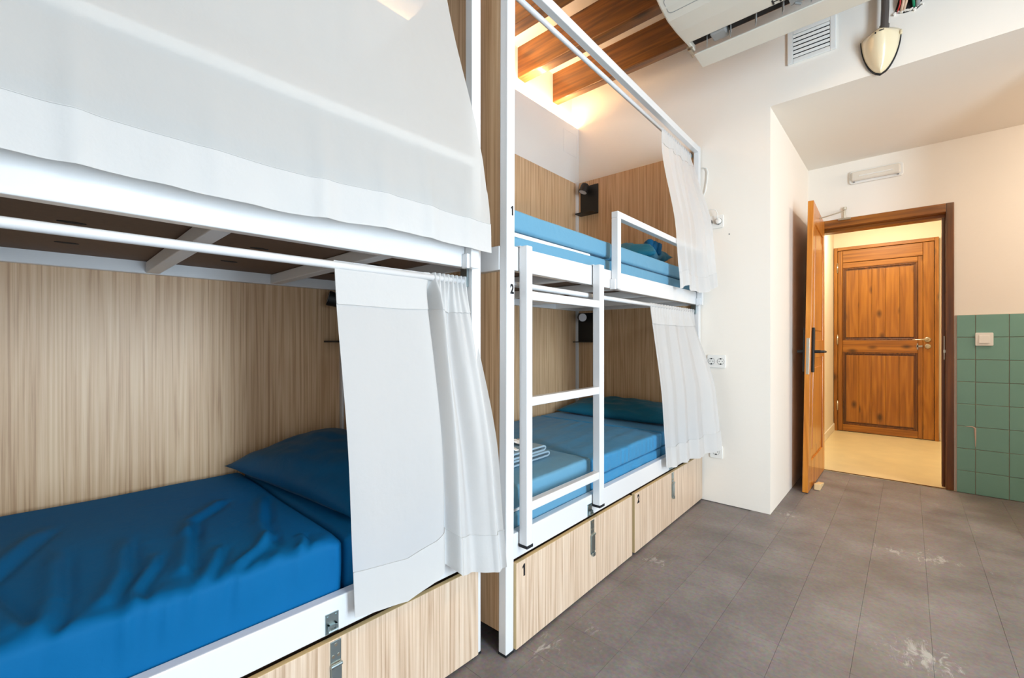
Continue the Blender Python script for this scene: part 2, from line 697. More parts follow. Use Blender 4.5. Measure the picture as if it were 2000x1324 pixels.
fl = struct(box('floor', -2.25, XR + .1, YR - .1, YN, -.08, -.004, 'floor'))
bm = NB()
e = .0003
bx(bm, -.1 + e, .1 - e, -.1 + e, .1 - e, -.006, 0)
bmesh.ops.bevel(bm, geom=[ed for ed in bm.edges if all(v.co.z > -.001 for v in ed.verts)], offset=.0004, segments=1, affect='EDGES')
tile_me = bpy.data.meshes.new('floor_tile')
bm.to_mesh(tile_me)
bm.free()
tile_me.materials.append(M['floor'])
for i in range(16):
    for j in range(19):
        cx, cy = -1.24 + .2 * i, .875 + .2 * j - .2
        if cy > 4.44 or (cx < XP - .1 and cy > 3.0):
            continue
        dep = -cx * .667 + cy * .745
        rr_ = cx * .745 + cy * .667
        if dep < .3 or rr_ / dep > 1.3 or rr_ / dep < -.65:
            continue
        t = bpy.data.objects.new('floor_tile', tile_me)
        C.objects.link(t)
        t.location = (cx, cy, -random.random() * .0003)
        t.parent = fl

struct(box('ceiling', -2.25, XR + .1, YR - .1, YF + .2, ZC, ZC + .1, 'plaster'))
ceil = bpy.data.objects['ceiling']
for k, (ya, yb) in enumerate([(2.815, 2.888), (2.395, 2.478), (1.975, 2.06), (1.555, 1.635), (1.13, 1.21), (.71, .79), (.28, .36), (-.14, -.06), (-.56, -.48), (-.98, -.90), (-1.40, -1.32)]):
    b = NB()
    vs = bx(b, XU - .12, XR, ya, yb, 2.949, ZC + .02)
    for v in vs:
        v.co.z += (random.random() - .5) * .006
    obj('ceiling_beam', b, 'beam', ceil, bevel=.006)

b = NB()
bx(b, XL - .035, XL, 1.075, YF + .05, 0, 2.80)
bx(b, XL - .17, XL - .125, YR, 1.075, 0, 2.80)      # the lining steps back behind the near bunk
bx(b, XL - .125, XL - .035, 1.065, 1.075, 0, 2.80)
wl = struct(obj('wall_left', b, 'panel_white'))
b = NB()
for (y0, y1, z0, z1) in ((2.86, 3.055, 2.735, 2.74), (2.86, 3.055, 2.555, 2.56), (2.86, 2.865, 2.56, 2.735), (3.05, 3.055, 2.56, 2.735)):
    bx(b, XL, XL + .0015, y0, y1, z0, z1)
bx(b, XL, XL + .001, 2.867, 3.048, 2.562, 2.733)
hat = obj('access_hatch', b, 'panel_white', wl)
hat['label'] = 'flush square access hatch outlined in the lining'
b = NB()
bx(b, XU - .17, XU - .11, YR, YF + .05, 0, ZC)
bx(b, XU - .11, XU, YR, YF + .05, 2.805, ZC)
bx(b, XU - .11, XU, 1.08, YF + .05, 0, 2.805)
wu = struct(obj('wall_left_upper', b, 'plaster'))
box('ledge', XU, XL - .035, 1.08, YF + .05, 2.74, 2.775, 'plaster', wu)
box('ledge', XU - .02, XL - .035, YR, 1.064, 2.765, 2.775, 'plaster', wu)
led = tag(box('led_strip', XU + .03, XU + .042, 1.10, 3.05, 2.775, 2.781, 'led'), 'glowing warm light strip lying in the cove above the wall lining', 'light strip')

b = NB()
prism(b, [(-2.25, 0), (XP, 0), (XP, 2.50), (XR + .1, 2.50), (XR + .1, ZC + .1), (-2.25, ZC + .1)], YF, YN, 'xz')
struct(obj('wall_far', b, 'plaster'))
struct(box('wall_far_right', .80, XR + .1, YF, YF + .25, 0, 2.505, 'plaster'))
# back wall of the niche with the door opening
b = NB()
bx(b, XP - .1, -.592, YN, YN + .15, 0, 2.52)
bx(b, -.592, .24, YN, YN + .15, 2.052, 2.52)
bx(b, .24, XR + .1, YN, YN + .15, 0, 2.52)
wnb = struct(obj('wall_niche_back', b, 'plaster'))
# tiled dado
box('grout_bed', .246, 1.30, YN - .006, YN, 0, 1.247, 'grout', wnb)
xs = [.252, .345, .502, .659, .816, .973, 1.13, 1.287]
zs = [1.247 - .1562 * k for k in range(9)]
for i in range(len(xs) - 1):
    for k in range(8):
        g = .0014
        b = NB()
        d = random.random() * .0018
        vs = bx(b, xs[i] + g, xs[i + 1] - g, YN - .0125 - d, YN - .004, zs[k + 1] + g, zs[k] - g)
        for v in vs:
            if v.co.y < YN - .006:
                v.co.y += (random.random() - .5) * .0012
        obj('wall_tile', b, 'tile', wnb, bevel=.0018)
# chipped grout beside the sixth row
b = NB()
tube(b, [(.300, YN - .014, .466), (.330, YN - .0145, .466), (.343, YN - .0145, .458), (.345, YN - .0145, .40), (.345, YN - .014, .33)], [.002, .004, .006, .004, .002], 6)
obj('grout_chip', b, 'grout', wnb)

# right wall with a window, an added fill window and plain rear wall (outside the frame)
b = NB()
wy0, wy1, wz0, wz1 = .20, 1.04, .12, 2.5
bx(b, XR, XR + .2, YR, -1.3, 0, ZC)
bx(b, XR, XR + .2, -.4, wy0, 0, ZC)
bx(b, XR, XR + .2, -1.3, -.4, 0, .4)
bx(b, XR, XR + .2, -1.3, -.4, 2.4, ZC)
bx(b, XR, XR + .2, wy1, YN + .15, 0, ZC)
bx(b, XR, XR + .2, wy0, wy1, 0, wz0)
bx(b, XR, XR + .2, wy0, wy1, wz1, ZC)
struct(obj('wall_right', b, 'plaster'))
struct(box('wall_rear', -2.25, XR + .2, YR - .2, YR, 0, ZC, 'plaster'))
w1 = bpy.data.objects.new('window_1', None)
C.objects.link(w1)
struct(w1)
for (a, c_, d, f) in ((wy0, wy0 + .05, wz0, wz1), (wy1 - .05, wy1, wz0, wz1), (wy0 + .05, wy1 - .05, wz0, wz0 + .06), (wy0 + .05, wy1 - .05, wz1 - .06, wz1)):
    box('window_frame', XR + .08, XR + .13, a, c_, d, f, 'glass', w1)
w2 = bpy.data.objects.new('fill_window', None)
C.objects.link(w2)
struct(w2)
for (a, c_, d, f) in ((-1.3, -1.25, .4, 2.4), (-.45, -.4, .4, 2.4), (-1.25, -.45, .4, .46), (-1.25, -.45, 2.34, 2.4)):
    box('window_frame', XR + .08, XR + .13, a, c_, d, f, 'glass', w2)

# corridor behind the door
YC = 6.52
struct(box('floor_corridor', -.80, 1.6, YN - .002, YC + .1, -.08, .001, 'stone'))
struct(box('wall_corridor_left', -.80, -.672, YN + .15, YC + .1, 0, 2.6, 'corridor'))
struct(box('wall_corridor_back', -.672, 1.6, YC + .03, YC + .12, 0, 2.6, 'corridor'))
struct(box('wall_corridor_right', 1.5, 1.6, YN + .15, YC + .03, 0, 2.6, 'corridor'))
struct(box('ceiling_corridor', -.80, 1.6, YN + .15, YC + .12, 2.6, 2.7, 'corridor'))
struct(box('baseboard_corridor', -.672, -.660, YN + .15, YC + .03, .001, .085, 'corridor', bevel=.003))
struct(box('baseboard_corridor_back', .24, 1.5, YC + .018, YC + .03, .001, .085, 'corridor', bevel=.003))
struct(box('trim_threshold', -.55, .20, YN - .004, YN + .008, 0.0, .004, 'frame_wood'))
cl = thing('corridor_ceiling_lamp', 'square lit ceiling lamp in the corridor beyond the open door', 'lamp', (-.2, 5.55, 2.6))
box('lamp_body', -.28, .28, -.28, .28, -.05, 0, 'plastic', cl, .01)
box('lamp_panel', -.25, .25, -.25, .25, -.056, -.05, 'lamp_on', cl)
nl = thing('niche_fill_lamp', 'square fill lamp added on the ceiling of the door recess, right of the frame', 'lamp', (1.55, 3.85, 2.50))
box('lamp_body', -.2, .2, -.2, .2, -.03, 0, 'plastic', nl, .008)
box('lamp_panel', -.18, .18, -.18, .18, -.036, -.03, 'lamp_on', nl)
rl = thing('ceiling_fill_lamp', 'long fill lamp added under the beams, out of view', 'lamp', (.45, 1.5, 2.95))
box('lamp_body', -.2, .2, -.65, .65, -.06, 0.0, 'plastic', rl, .01)
box('lamp_panel', -.18, .18, -.62, .62, -.066, -.06, 'lamp_on', rl)

# door frame in the niche
tf = bpy.data.objects.new('trim_1', None)
C.objects.link(tf)
struct(tf)
box('jamb', .198, .240, YN - .012, YN + .15, 0, 2.052, 'frame_wood', tf, .003)
box('jamb', -.592, -.556, YN - .012, YN + .15, 0, 2.052, 'frame_wood', tf, .003)
M['frame_wood_h'] = grain('dark_varnished_head', lin(98, 54, 10), lin(138, 80, 16), lin(164, 100, 26), 'x', .35, fine=30, broad=9, coat=.3)
box('frame_head', -.556, .198, YN - .012, YN + .15, 1.990, 2.052, 'frame_wood_h', tf, .003)
box('stop_bead', -.556, .198, YN + .06, YN + .15, 1.965, 1.990, 'frame_wood_h', tf, .002)
box('stop_bead', .180, .198, YN + .06, YN + .15, 0, 1.965, 'frame_wood', tf, .002)
b = NB()
bx(b, .188, .192, YN + .01, YN + .03, .93, 1.10)
bx(b, .186, .198, YN + .012, YN + .028, .98, 1.0)
obj('strike_plate', b, 'nickel', tf)

# the open door leaf (hinged at the left jamb, swung to the camera; warped a little)
d1 = bpy.data.objects.new('door_1', None)
C.objects.link(d1)
struct(d1)
d1['label'] = 'honey-coloured wooden door standing open beside the white wall'


def warp(o):
    for v in o.data.vertices:
        t = (YN - v.co.y) / .79
        v.co.x += (v.co.z / 2.0) * .034 * t - .004 * t
    return o


def door_part(name, x0, x1, y0, y1, z0, z1, m, bev=.003, parent=None):
    b = NB()
    bx(b, x0, x1, y0, y1, z0, z1)
    bmesh.ops.bisect_plane(b, geom=b.verts[:] + b.edges[:] + b.faces[:], plane_co=(0, (y0 + y1) / 2, 0), plane_no=(0, 1, 0))
    return warp(obj(name, b, m, parent or d1, bevel=bev))


DX0, DX1 = -.553, -.518
door_part('stile', DX0, DX1, 3.665, 3.785, .006, 2.036, 'door_wood')
door_part('stile', DX0, DX1, 4.335, 4.440, .006, 2.036, 'door_wood')
for z0, z1 in ((.006, .21), (.94, 1.07), (1.90, 2.036)):
    door_part('rail', DX0, DX1, 3.785, 4.335, z0, z1, 'door_wood')
for z0, z1 in ((.21, .94), (1.07, 1.90)):
    door_part('door_panel', DX0 + .012, DX1 - .010, 3.785, 4.335, z0, z1, 'door_wood', 0)
    door_part('raised_field', DX0 + .006, DX1 - .003, 3.85, 4.27, z0 + .07, z1 - .07, 'door_wood', .006)
lp = door_part('lock_plate', DX0 + .008, DX1 - .008, 3.6635, 3.667, .832, 1.085, 'nickel', .001)
for dz in (.90, .94, 1.02, 1.05):
    b = NB()
    tube(b, [(-.531, 3.664, dz), (-.531, 3.6615, dz)], .004, 8)
    warp(obj('lock_screw', b, 'zinc', lp))
for s, x in ((1, DX1), (-1, DX0)):
    hp = door_part('handle_plate', *sorted((x, x + s * .016)), 3.695, 3.735, .845, 1.158, 'black', .004)
    b = NB()
    xa = x + s * .016
    tube(b, [(xa, 3.715, .99), (xa + s * .035, 3.715, .99)], .011, 10)
    if s > 0:
        tube(b, [(xa + s * .03, 3.712, .99), (xa + s * .048, 3.725, .99), (xa + s * .052, 3.76, .99), (xa + s * .052, 3.82, .988)], [.009, .0095, .009, .008], 10)
    else:
        tube(b, [(xa + s * .02, 3.712, .99), (xa + s * .030, 3.725, .99), (xa + s * .032, 3.76, .99), (xa + s * .032, 3.82, .988)], [.009, .0095, .009, .008], 10)
    warp(obj('handle_lever', b, 'black', hp))
b = NB()
tube(b, [(-.384, YN - .02, 2.115), (-.384, YN - .02, 2.05)], .009, 8)
tube(b, [(-.384, YN - .02, 2.118), (-.384, YN - .02, 2.138)], .014, 8)
bx(b, -.425, -.345, YN - .035, YN - .006, 2.036, 2.05)
obj('closer_bracket', b, 'nickel', tf)
b = NB()
tube(b, [(-.384, YN - .02, 2.11), (-.505, 4.05, 1.99)], .005, 8)
ca = obj('closer_rod', b, 'nickel', d1)

# the shut pine door at the end of the corridor
d2 = bpy.data.objects.new('door_2', None)
C.objects.link(d2)
struct(d2)
d2['label'] = 'shut knotty pine panel door at the end of the corridor'
Y2 = YC
M['pine_frame'] = M['frame_wood']
box('door_casing', -.668, -.632, Y2 - .012, Y2 + .03, .001, 2.172, 'pine', d2, .003)
box('door_casing', .205, .237, Y2 - .012, Y2 + .03, .001, 2.172, 'pine', d2, .003)
box('door_casing', -.632, .205, Y2 - .012, Y2 + .03, 2.135, 2.172, 'pine_h', d2, .003)
LX0, LX1 = -.628, .201
box('door_leaf', LX0, LX1, Y2 + .012, Y2 + .03, .008, 2.131, 'frame_wood', d2)
box('stile', LX0, -.585, Y2 - .004, Y2 + .013, .008, 2.131, 'pine', d2, .003)
box('stile', .115, LX1, Y2 - .004, Y2 + .013, .008, 2.131, 'pine', d2, .004)
box('stile', .075, .113, Y2 - .002, Y2 + .013, .008, 1.985, 'pine', d2, .004)
box('rail', -.583, .113, Y2 - .004, Y2 + .013, 1.99, 2.131, 'pine_h', d2, .004)
box('rail', -.583, .073, Y2 - .003, Y2 + .013, 1.925, 1.985, 'pine_h', d2, .004)
box('rail', -.583, .073, Y2 - .003, Y2 + .013, .935, 1.075, 'pine_h', d2, .004)
box('rail', -.583, .073, Y2 - .003, Y2 + .013, .008, .085, 'pine_h', d2, .004)
for z0, z1 in ((.085, .935), (1.075, 1.925)):
    # moulding round the panel
    for (xa, xb, za, zb) in ((-.583, -.565, z0, z1), (.055, .073, z0, z1), (-.565, .055, z0, z0 + .018), (-.565, .055, z1 - .018, z1)):
        box('moulding', xa, xb, Y2 + .001, Y2 + .013, za, zb, 'frame_wood', d2, .004)
    n = 5
    for k in range(n):
        xa = lerp(-.55, .04, k / n)
        xb = lerp(-.55, .04, (k + 1) / n)
        box('door_board', xa + .0005, xb - .0005, Y2 + .001, Y2 + .014, z0 + .035, z1 - .035, 'pine', d2, .002)
for z in (.30, 1.08, 1.93):
    b = NB()
    tube(b, [(-.632, Y2 - .012, z - .05), (-.632, Y2 - .012, z + .05)], .009, 10)
    tube(b, [(-.632, Y2 - .012, z - .056), (-.632, Y2 - .012, z - .05)], .006, 8)
    tube(b, [(-.632, Y2 - .012, z + .05), (-.632, Y2 - .012, z + .058)], .006, 8)
    obj('hinge', b, 'nickel', d2, smooth=True)
b = NB()
lathe(b, [(0, 0), (.028, 0), (.028, .008), (.02, .012), (0, .012)], 20, Matrix.Translation((.150, Y2 - .004, 1.082)) @ Matrix.Rotation(R(90), 4, 'X'))
rose = obj('handle_rose', b, 'nickel', d2, smooth=True)
b = NB()
tube(b, [(.150, Y2 - .012, 1.082), (.150, Y2 - .05, 1.082), (.140, Y2 - .056, 1.082), (.06, Y2 - .056, 1.08), (.03, Y2 - .052, 1.079)], [.010, .010, .0095, .008, .007], 10)
obj('handle_lever', b, 'nickel', rose, smooth=True)
b = NB()
lathe(b, [(0, 0), (.027, 0), (.027, .008), (.018, .012), (0, .012)], 20, Matrix.Translation((.152, Y2 - .004, 1.010)) @ Matrix.Rotation(R(90), 4, 'X'))
obj('lock_rose', b, 'nickel', d2, smooth=True)
b = NB()
bx(b, .146, .158, Y2 - .045, Y2 - .015, 1.000, 1.022)
bx(b, .060, .110, Y2 - .012, Y2 - .003, 1.0, 1.02)
bx(b, .065, .075, Y2 - .012, Y2 - .003, .975, 1.04)
obj('lock_latch', b, 'nickel', d2)
b = NB()
tube(b, [(.31, YC + .022, 2.13), (.286, YC + .022, 2.175), (.286, YC + .022, 2.05)], .006, 6)
tag(obj('wall_hook', b, 'nickel'), 'small metal hook on the corridor wall right of the pine door', 'hook')

b = NB()
prism(b, [(3.80, .001), (4.0, .001), (4.0, .012), (3.81, .045), (3.80, .045)], -.505, -.468, 'yz')
tag(obj('door_wedge', b, 'wedge', bevel=.003), 'small pale wooden wedge on the floor against the open door', 'wedge')

# ------------------------------------------------------------------ fittings on the walls
# ventilation grille
vg = thing('vent_grille', 'white square louvred ventilation grille on the wall below the air conditioner', 'vent', (-.422, YF, 2.805))
W2, H2 = .118, .097
for (a, c_, d, f) in ((-W2, -W2 + .028, -H2, H2), (W2 - .028, W2, -H2, H2), (-W2 + .028, W2 - .028, -H2, -H2 + .026), (-W2 + .028, W2 - .028, H2 - .026, H2)):
    box('grille_frame', a, c_, -.014, 0, d, f, 'plastic', vg, .003)
box('grille_recess', -W2 + .028, W2 - .028, -.002, -.0005, -H2 + .026, H2 - .026, 'dark', vg)
for k in range(6):
    z = lerp(-H2 + .038, H2 - .038, k / 5)
    b = NB()
    boxc(b, (0, -.011, z), (2 * W2 - .058, .003, .0155), Matrix.Rotation(R(15), 3, 'X'))
    obj('louver', b, 'plastic', vg)

# cream shield-shaped siren housing hanging at the end of a conduit
sr = thing('alarm_siren', 'cream shield-shaped alarm siren on the wall at the end of a dark conduit', 'siren', (-.112, YF, 2.60))
def shield(t):
    """half width of the shield at height t (1 top .. 0 tip)"""
    return .080 * (1 - (1 - max(0, min(1, t))) ** 1.9) ** .62 + .0005
bm = NB()
NR, NC = 18, 16
gr = []
for j in range(NR + 1):
    t = j / NR
    z = lerp(-.115, .085, t)
    w = shield(t)
    row = []
    for i in range(NC + 1):
        a = -1 + 2 * i / NC
        bulge = (1 - abs(a) ** 2.0) * (.022 + .072 * t ** .9) * (1 - .55 * smooth((t - .86) / .14))
        ztop = .022 * (1 - abs(a)) * smooth((t - .5) / .5)
        row.append(bm.verts.new((a * w, -.018 - bulge, z + ztop)))
    gr.append(row)
for j in range(NR):
    for i in range(NC):
        bm.faces.new((gr[j][i], gr[j][i + 1], gr[j + 1][i + 1], gr[j + 1][i]))
# close the top and back
back = [[bm.verts.new((v.co.x, -.012, v.co.z)) for v in (r[0], r[-1])] for r in gr]
for j in range(NR):
    bm.faces.new((gr[j][0], gr[j + 1][0], back[j + 1][0], back[j][0]))
    bm.faces.new((gr[j][-1], back[j][1], back[j + 1][1], gr[j + 1][-1]))
bm.faces.new([v for v in gr[-1]] + [back[-1][1], back[-1][0]])
bmesh.ops.remove_doubles(bm, verts=bm.verts[:], dist=.0003)
bmesh.ops.recalc_face_normals(bm, faces=bm.faces[:])
obj('siren_cover', bm, 'cream', sr, smooth=True)
bm = NB()
poly = []
for j in range(NR + 1):
    t = j / NR
    poly.append((shield(t) * 1.03 + .002, lerp(-.119, .083, t)))
poly = [(-x, z) for x, z in poly[::-1]] + poly[1:]
prism(bm, poly, -.016, 0, 'xz')
obj('siren_base', bm, 'rubber', sr)
b = NB()
bx(b, -.020, -.014, -.0655, -.062, .058, .066)
bx(b, -.002, .018, -.0655, -.062, .066, .069)
o = obj('siren_mark', b, 'ink', sr)
o.location.y = -.042
b = NB()
bx(b, .078, .088, -.03, -.012, .055, .075)
obj('side_lug', b, 'cream', sr, bevel=.003)
cp = tag(obj('conduit_pipe', (lambda b: (tube(b, [(-.096, YF - .055, 2.69), (-.092, YF - .055, 2.80), (-.088, YF - .055, ZC)], .017, 14),
                                        tube(b, [(-.096, YF - .055, 2.688), (-.095, YF - .055, 2.712)], .021, 14),
                                        tube(b, [(-.099, YF - .055, 2.66), (-.096, YF - .055, 2.69)], .019, 14), b)[-1])(NB()), 'pipe', smooth=False),
         'dark grey conduit pipe running up the wall above the siren', 'pipe')

wr = thing('exposed_wiring', 'bundle of bare wires coming out of a rough hole in the upper wall', 'wires', (0, YF, 2.83))
b = NB()
prism(b, [(-.055, -.045), (-.02, -.062), (.03, -.066), (.05, -.05), (.048, .06), (-.03, .06)], -.004, -.0005, 'xz')
obj('wall_hole', b, 'dark', wr)
for x0, x1, m_, r_ in ((-.03, -.045, 'red', .0035), (-.02, -.03, 'beige', .007), (-.006, -.02, 'beige', .006), (.006, .02, 'green', .006), (.03, .034, 'grey', .010)):
    b = NB()
    tube(b, [(x1, -.006, -.052), ((x0 + x1) / 2 + .004, -.028, -.02), (x0, -.030, .03), (x0, -.012, .10)], r_, 8)
    obj('wire', b, m_, wr, smooth=True)
b = NB()
for k in range(9):
    boxc(b, (lerp(-.055, .05, k / 8), -.006, -.058 + .014 * random.random() - (.008 if 2 < k < 7 else 0)), (.014, .012, .008), Matrix.Rotation(random.random() * 3, 3, 'Y'))
obj('plaster_crumb', b, 'plaster', wr)

# air conditioner slung under the beams, seen from below
ac = thing('air_conditioner', 'white ceiling-hung air conditioner with its dark outlet flap hanging open', 'air conditioner', (-.46, 2.2, 2.70))
b = NB()
prof = [(-.62, .24), (-.62, .10), (-.52, .06), (-.36, .03), (-.133, .021), (-.073, 0), (.008, -.016), (.12, -.014), (.262, .0), (.275, .012), (.275, .245)]
prism(b, prof, -.457, .457, 'yz')
obj('casing', b, 'ac', ac, bevel=.012)
box('outlet', -.44, .44, .268, .351, .035, .20, 'dark', ac)
box('outlet_lip', -.457, .457, .352, .360, .075, .235, 'ac', ac, .003)
for xx in (-.457, .437):
    box('outlet_cheek', xx, xx + .018, .262, .362, .006, .22, 'ac', ac, .004)
for k in range(7):
    b = NB()
    boxc(b, (lerp(-.36, .36, k / 6), .31, .02), (.004, .04, .08), Matrix.Rotation(R(20), 3, 'Z'))
    obj('louver_vane', b, 'grey', ac)
box('louver_hub', -.335, -.255, .272, .345, -.002, .05, 'grey', ac, .008)
b = NB()
boxc(b, (.0, .438, -.010), (.90, .14, .010), Matrix.Rotation(R(-3), 3, 'X'))
obj('outlet_flap', b, 'ac', ac, bevel=.004)
b = NB()
boxc(b, (-.455, .335, .0), (.02, .05, .02))
tube(b, [(-.47, .315, .012), (-.44, .315, .012)], .010, 10)
tube(b, [(-.46, .33, .0), (-.46, .38, -.012)], .006, 8)
obj('flap_hinge', b, 'nickel', ac)
b = NB()
boxc(b, (.06, .30, .012), (.06, .05, .02))
tube(b, [(.05, .315, .0), (.075, .32, -.012)], .006, 6)
obj('flap_motor', b, 'grey', ac)
text('brand_lettering', 'Haier', .055, (.035, .232, -.0045), (R(180), 0, 0), 'ink', ac, 1.15, .0008)
b = NB()
poly = rrect(.34, .085, .02)
inn = rrect(.334, .079, .018)
A_ = [b.verts.new((x - .26, y - .075, 0)) for x, y in poly]
B_ = [b.verts.new((x - .26, y - .075, 0)) for x, y in inn]
for i in range(len(A_)):
    j = (i + 1) % len(A_)
    b.faces.new((A_[i], B_[i], B_[j], A_[j]))
for v in b.verts:
    v.co.z = interp([(-.133, .021), (-.073, 0), (.008, -.016), (.12, -.014)], v.co.y)[0] - .0012
obj('display_outline', b, 'grey', ac)
for xx in (-.3, .3):
    box('hanger', xx - .02, xx + .02, -.3, -.26, .235, .47, 'zinc', ac)


# sockets
def socket(name, label, x, z, n, vertical=False):
    t = thing(name, label, 'socket', (x, YF, z), 0, 'white sockets on the far wall')
    w = .08 if n == 1 else .115
    b = NB()
    prism(b, rrect(w, .085, .008), -.009, 0, 'xz')
    obj('face_plate', b, 'plastic', t, bevel=.002)
    for k in range(n):
        cx = 0 if n == 1 else (-.03 + .058 * k)
        b = NB()
        lathe(b, [(0, -.0075), (.018, -.0075), (.0195, .0), (.0215, .0012), (.0215, 0)], 24, Matrix.Translation((cx, -.0095, 0)) @ Matrix.Rotation(R(90), 4, 'X'))
        ring = obj('socket_well', b, 'grey', t, smooth=True)
        b = NB()
        for dx in (-.0095, .0095):
            tube(b, [(cx + dx, -.0035, 0), (cx + dx, -.0100, 0)], .0026, 8)
        for dz in (-.017, .017):
            bx(b, cx - .004, cx + .004, -.012, -.0095, dz - .004, dz + .004)
        obj('socket_pin', b, 'dark', ring)
    return t


s1 = socket('double_socket', 'white double wall socket with a white plug, beside the upper bunk curtain', -.957, 1.848, 2)
socket('double_socket', 'white double wall socket at mid height beside the lower bunk curtain', -.944, .930, 2)
socket('wall_socket', 'white wall socket just above the floor drawers, partly behind the lower curtain', -.945, .335, 1)
pg = thing('power_plug', 'white plug with a looping cord in the upper double socket', 'plug', (-.928, YF - .010, 1.848))
b = NB()
lathe(b, [(0, .020), (.015, .020), (.0185, .015), (.0185, 0), (0, 0)], 20, Matrix.Rotation(R(90), 4, 'X'))
obj('plug_body', b, 'plastic', pg, smooth=True)
b = NB()
tube(b, [(0, -.025, .012), (.0, -.026, .045), (-.012, -.026, .072), (-.04, -.024, .082), (-.08, -.02, .08), (-.105, -.018, .06)], .003, 8)
obj('cord', b, 'plastic', pg, smooth=True)
b = NB()
lathe(b, [(0, .022), (.014, .022), (.018, .016), (.018, 0), (0, 0)], 20, Matrix.Translation((-.987, YF - .010, 1.848)) @ Matrix.Rotation(R(90), 4, 'X'))
tag(obj('black_plug', b, 'black', smooth=True), 'small black plug in the left half of the upper double socket', 'plug')
b = NB()
tube(b, [(-1.03, YF - .012, 2.225), (-1.004, YF - .012, 2.215), (-.996, YF - .012, 2.19), (-1.0, YF - .012, 2.13), (-1.012, YF - .012, 2.06), (-1.03, YF - .012, 2.03)], .0032, 8)
tag(obj('cord_loop', b, 'plastic', smooth=True), 'thin white cord looping out from behind the upper bunk curtain', 'cord')

# light switch on the tiles
sw = thing('light_switch', 'white square light switch on the green tiles', 'switch', (.386, YN - .014, 1.076))
b = NB()
prism(b, rrect(.086, .09, .006), -.010, 0, 'xz')
obj('switch_plate', b, 'plastic', sw, bevel=.002)
b = NB()
vs = bx(b, -.026, .026, -.016, -.008, -.028, .028)
for v in vs:
    if v.co.z > 0 and v.co.y < -.01:
        v.co.y += .003
obj('rocker', b, 'plastic', sw, bevel=.002)
# emergency light
em = thing('emergency_light', 'oblong emergency light with clear cover on the wall above the doorway', 'light fixture', (-.192, YN, 2.362))
b = NB()
prism(b, rrect(.325, .102, .02), -.022, 0, 'xz')
obj('light_base', b, 'plastic', em, bevel=.004)
b = NB()
prism(b, rrect(.292, .072, .014), -.052, -.022, 'xz')
obj('light_cover', b, 'diffuser', em, bevel=.010)
b = NB()
tube(b, [(-.10, -.0525, -.004), (.10, -.0525, -.004)], .005, 8)
obj('tube_lamp', b, 'plastic', em)
for xx in (-.132, .132):
    box('cover_clip', xx - .006, xx + .006, -.030, -.02, -.044, -.036, 'grey', em)
# small dirt marks / wall plugs
b = NB()
tube(b, [(-.866, YF - .002, 1.756), (-.866, YF + .001, 1.756)], .005, 8)
tag(obj('wall_plug', b, 'grey'), 'tiny grey wall plug right of the upper curtain', 'wall plug')


# ------------------------------------------------------------------ bunk beds
L = 1.975


def latch(parent, x, y, z):
    """toggle latch screwed on a drawer front"""
    b = NB()
    bx(b, x, x + .003, y - .017, y + .017, z - .045, z + .045)
    o = obj('latch_plate', b, 'zinc', parent, bevel=.001)
    return o


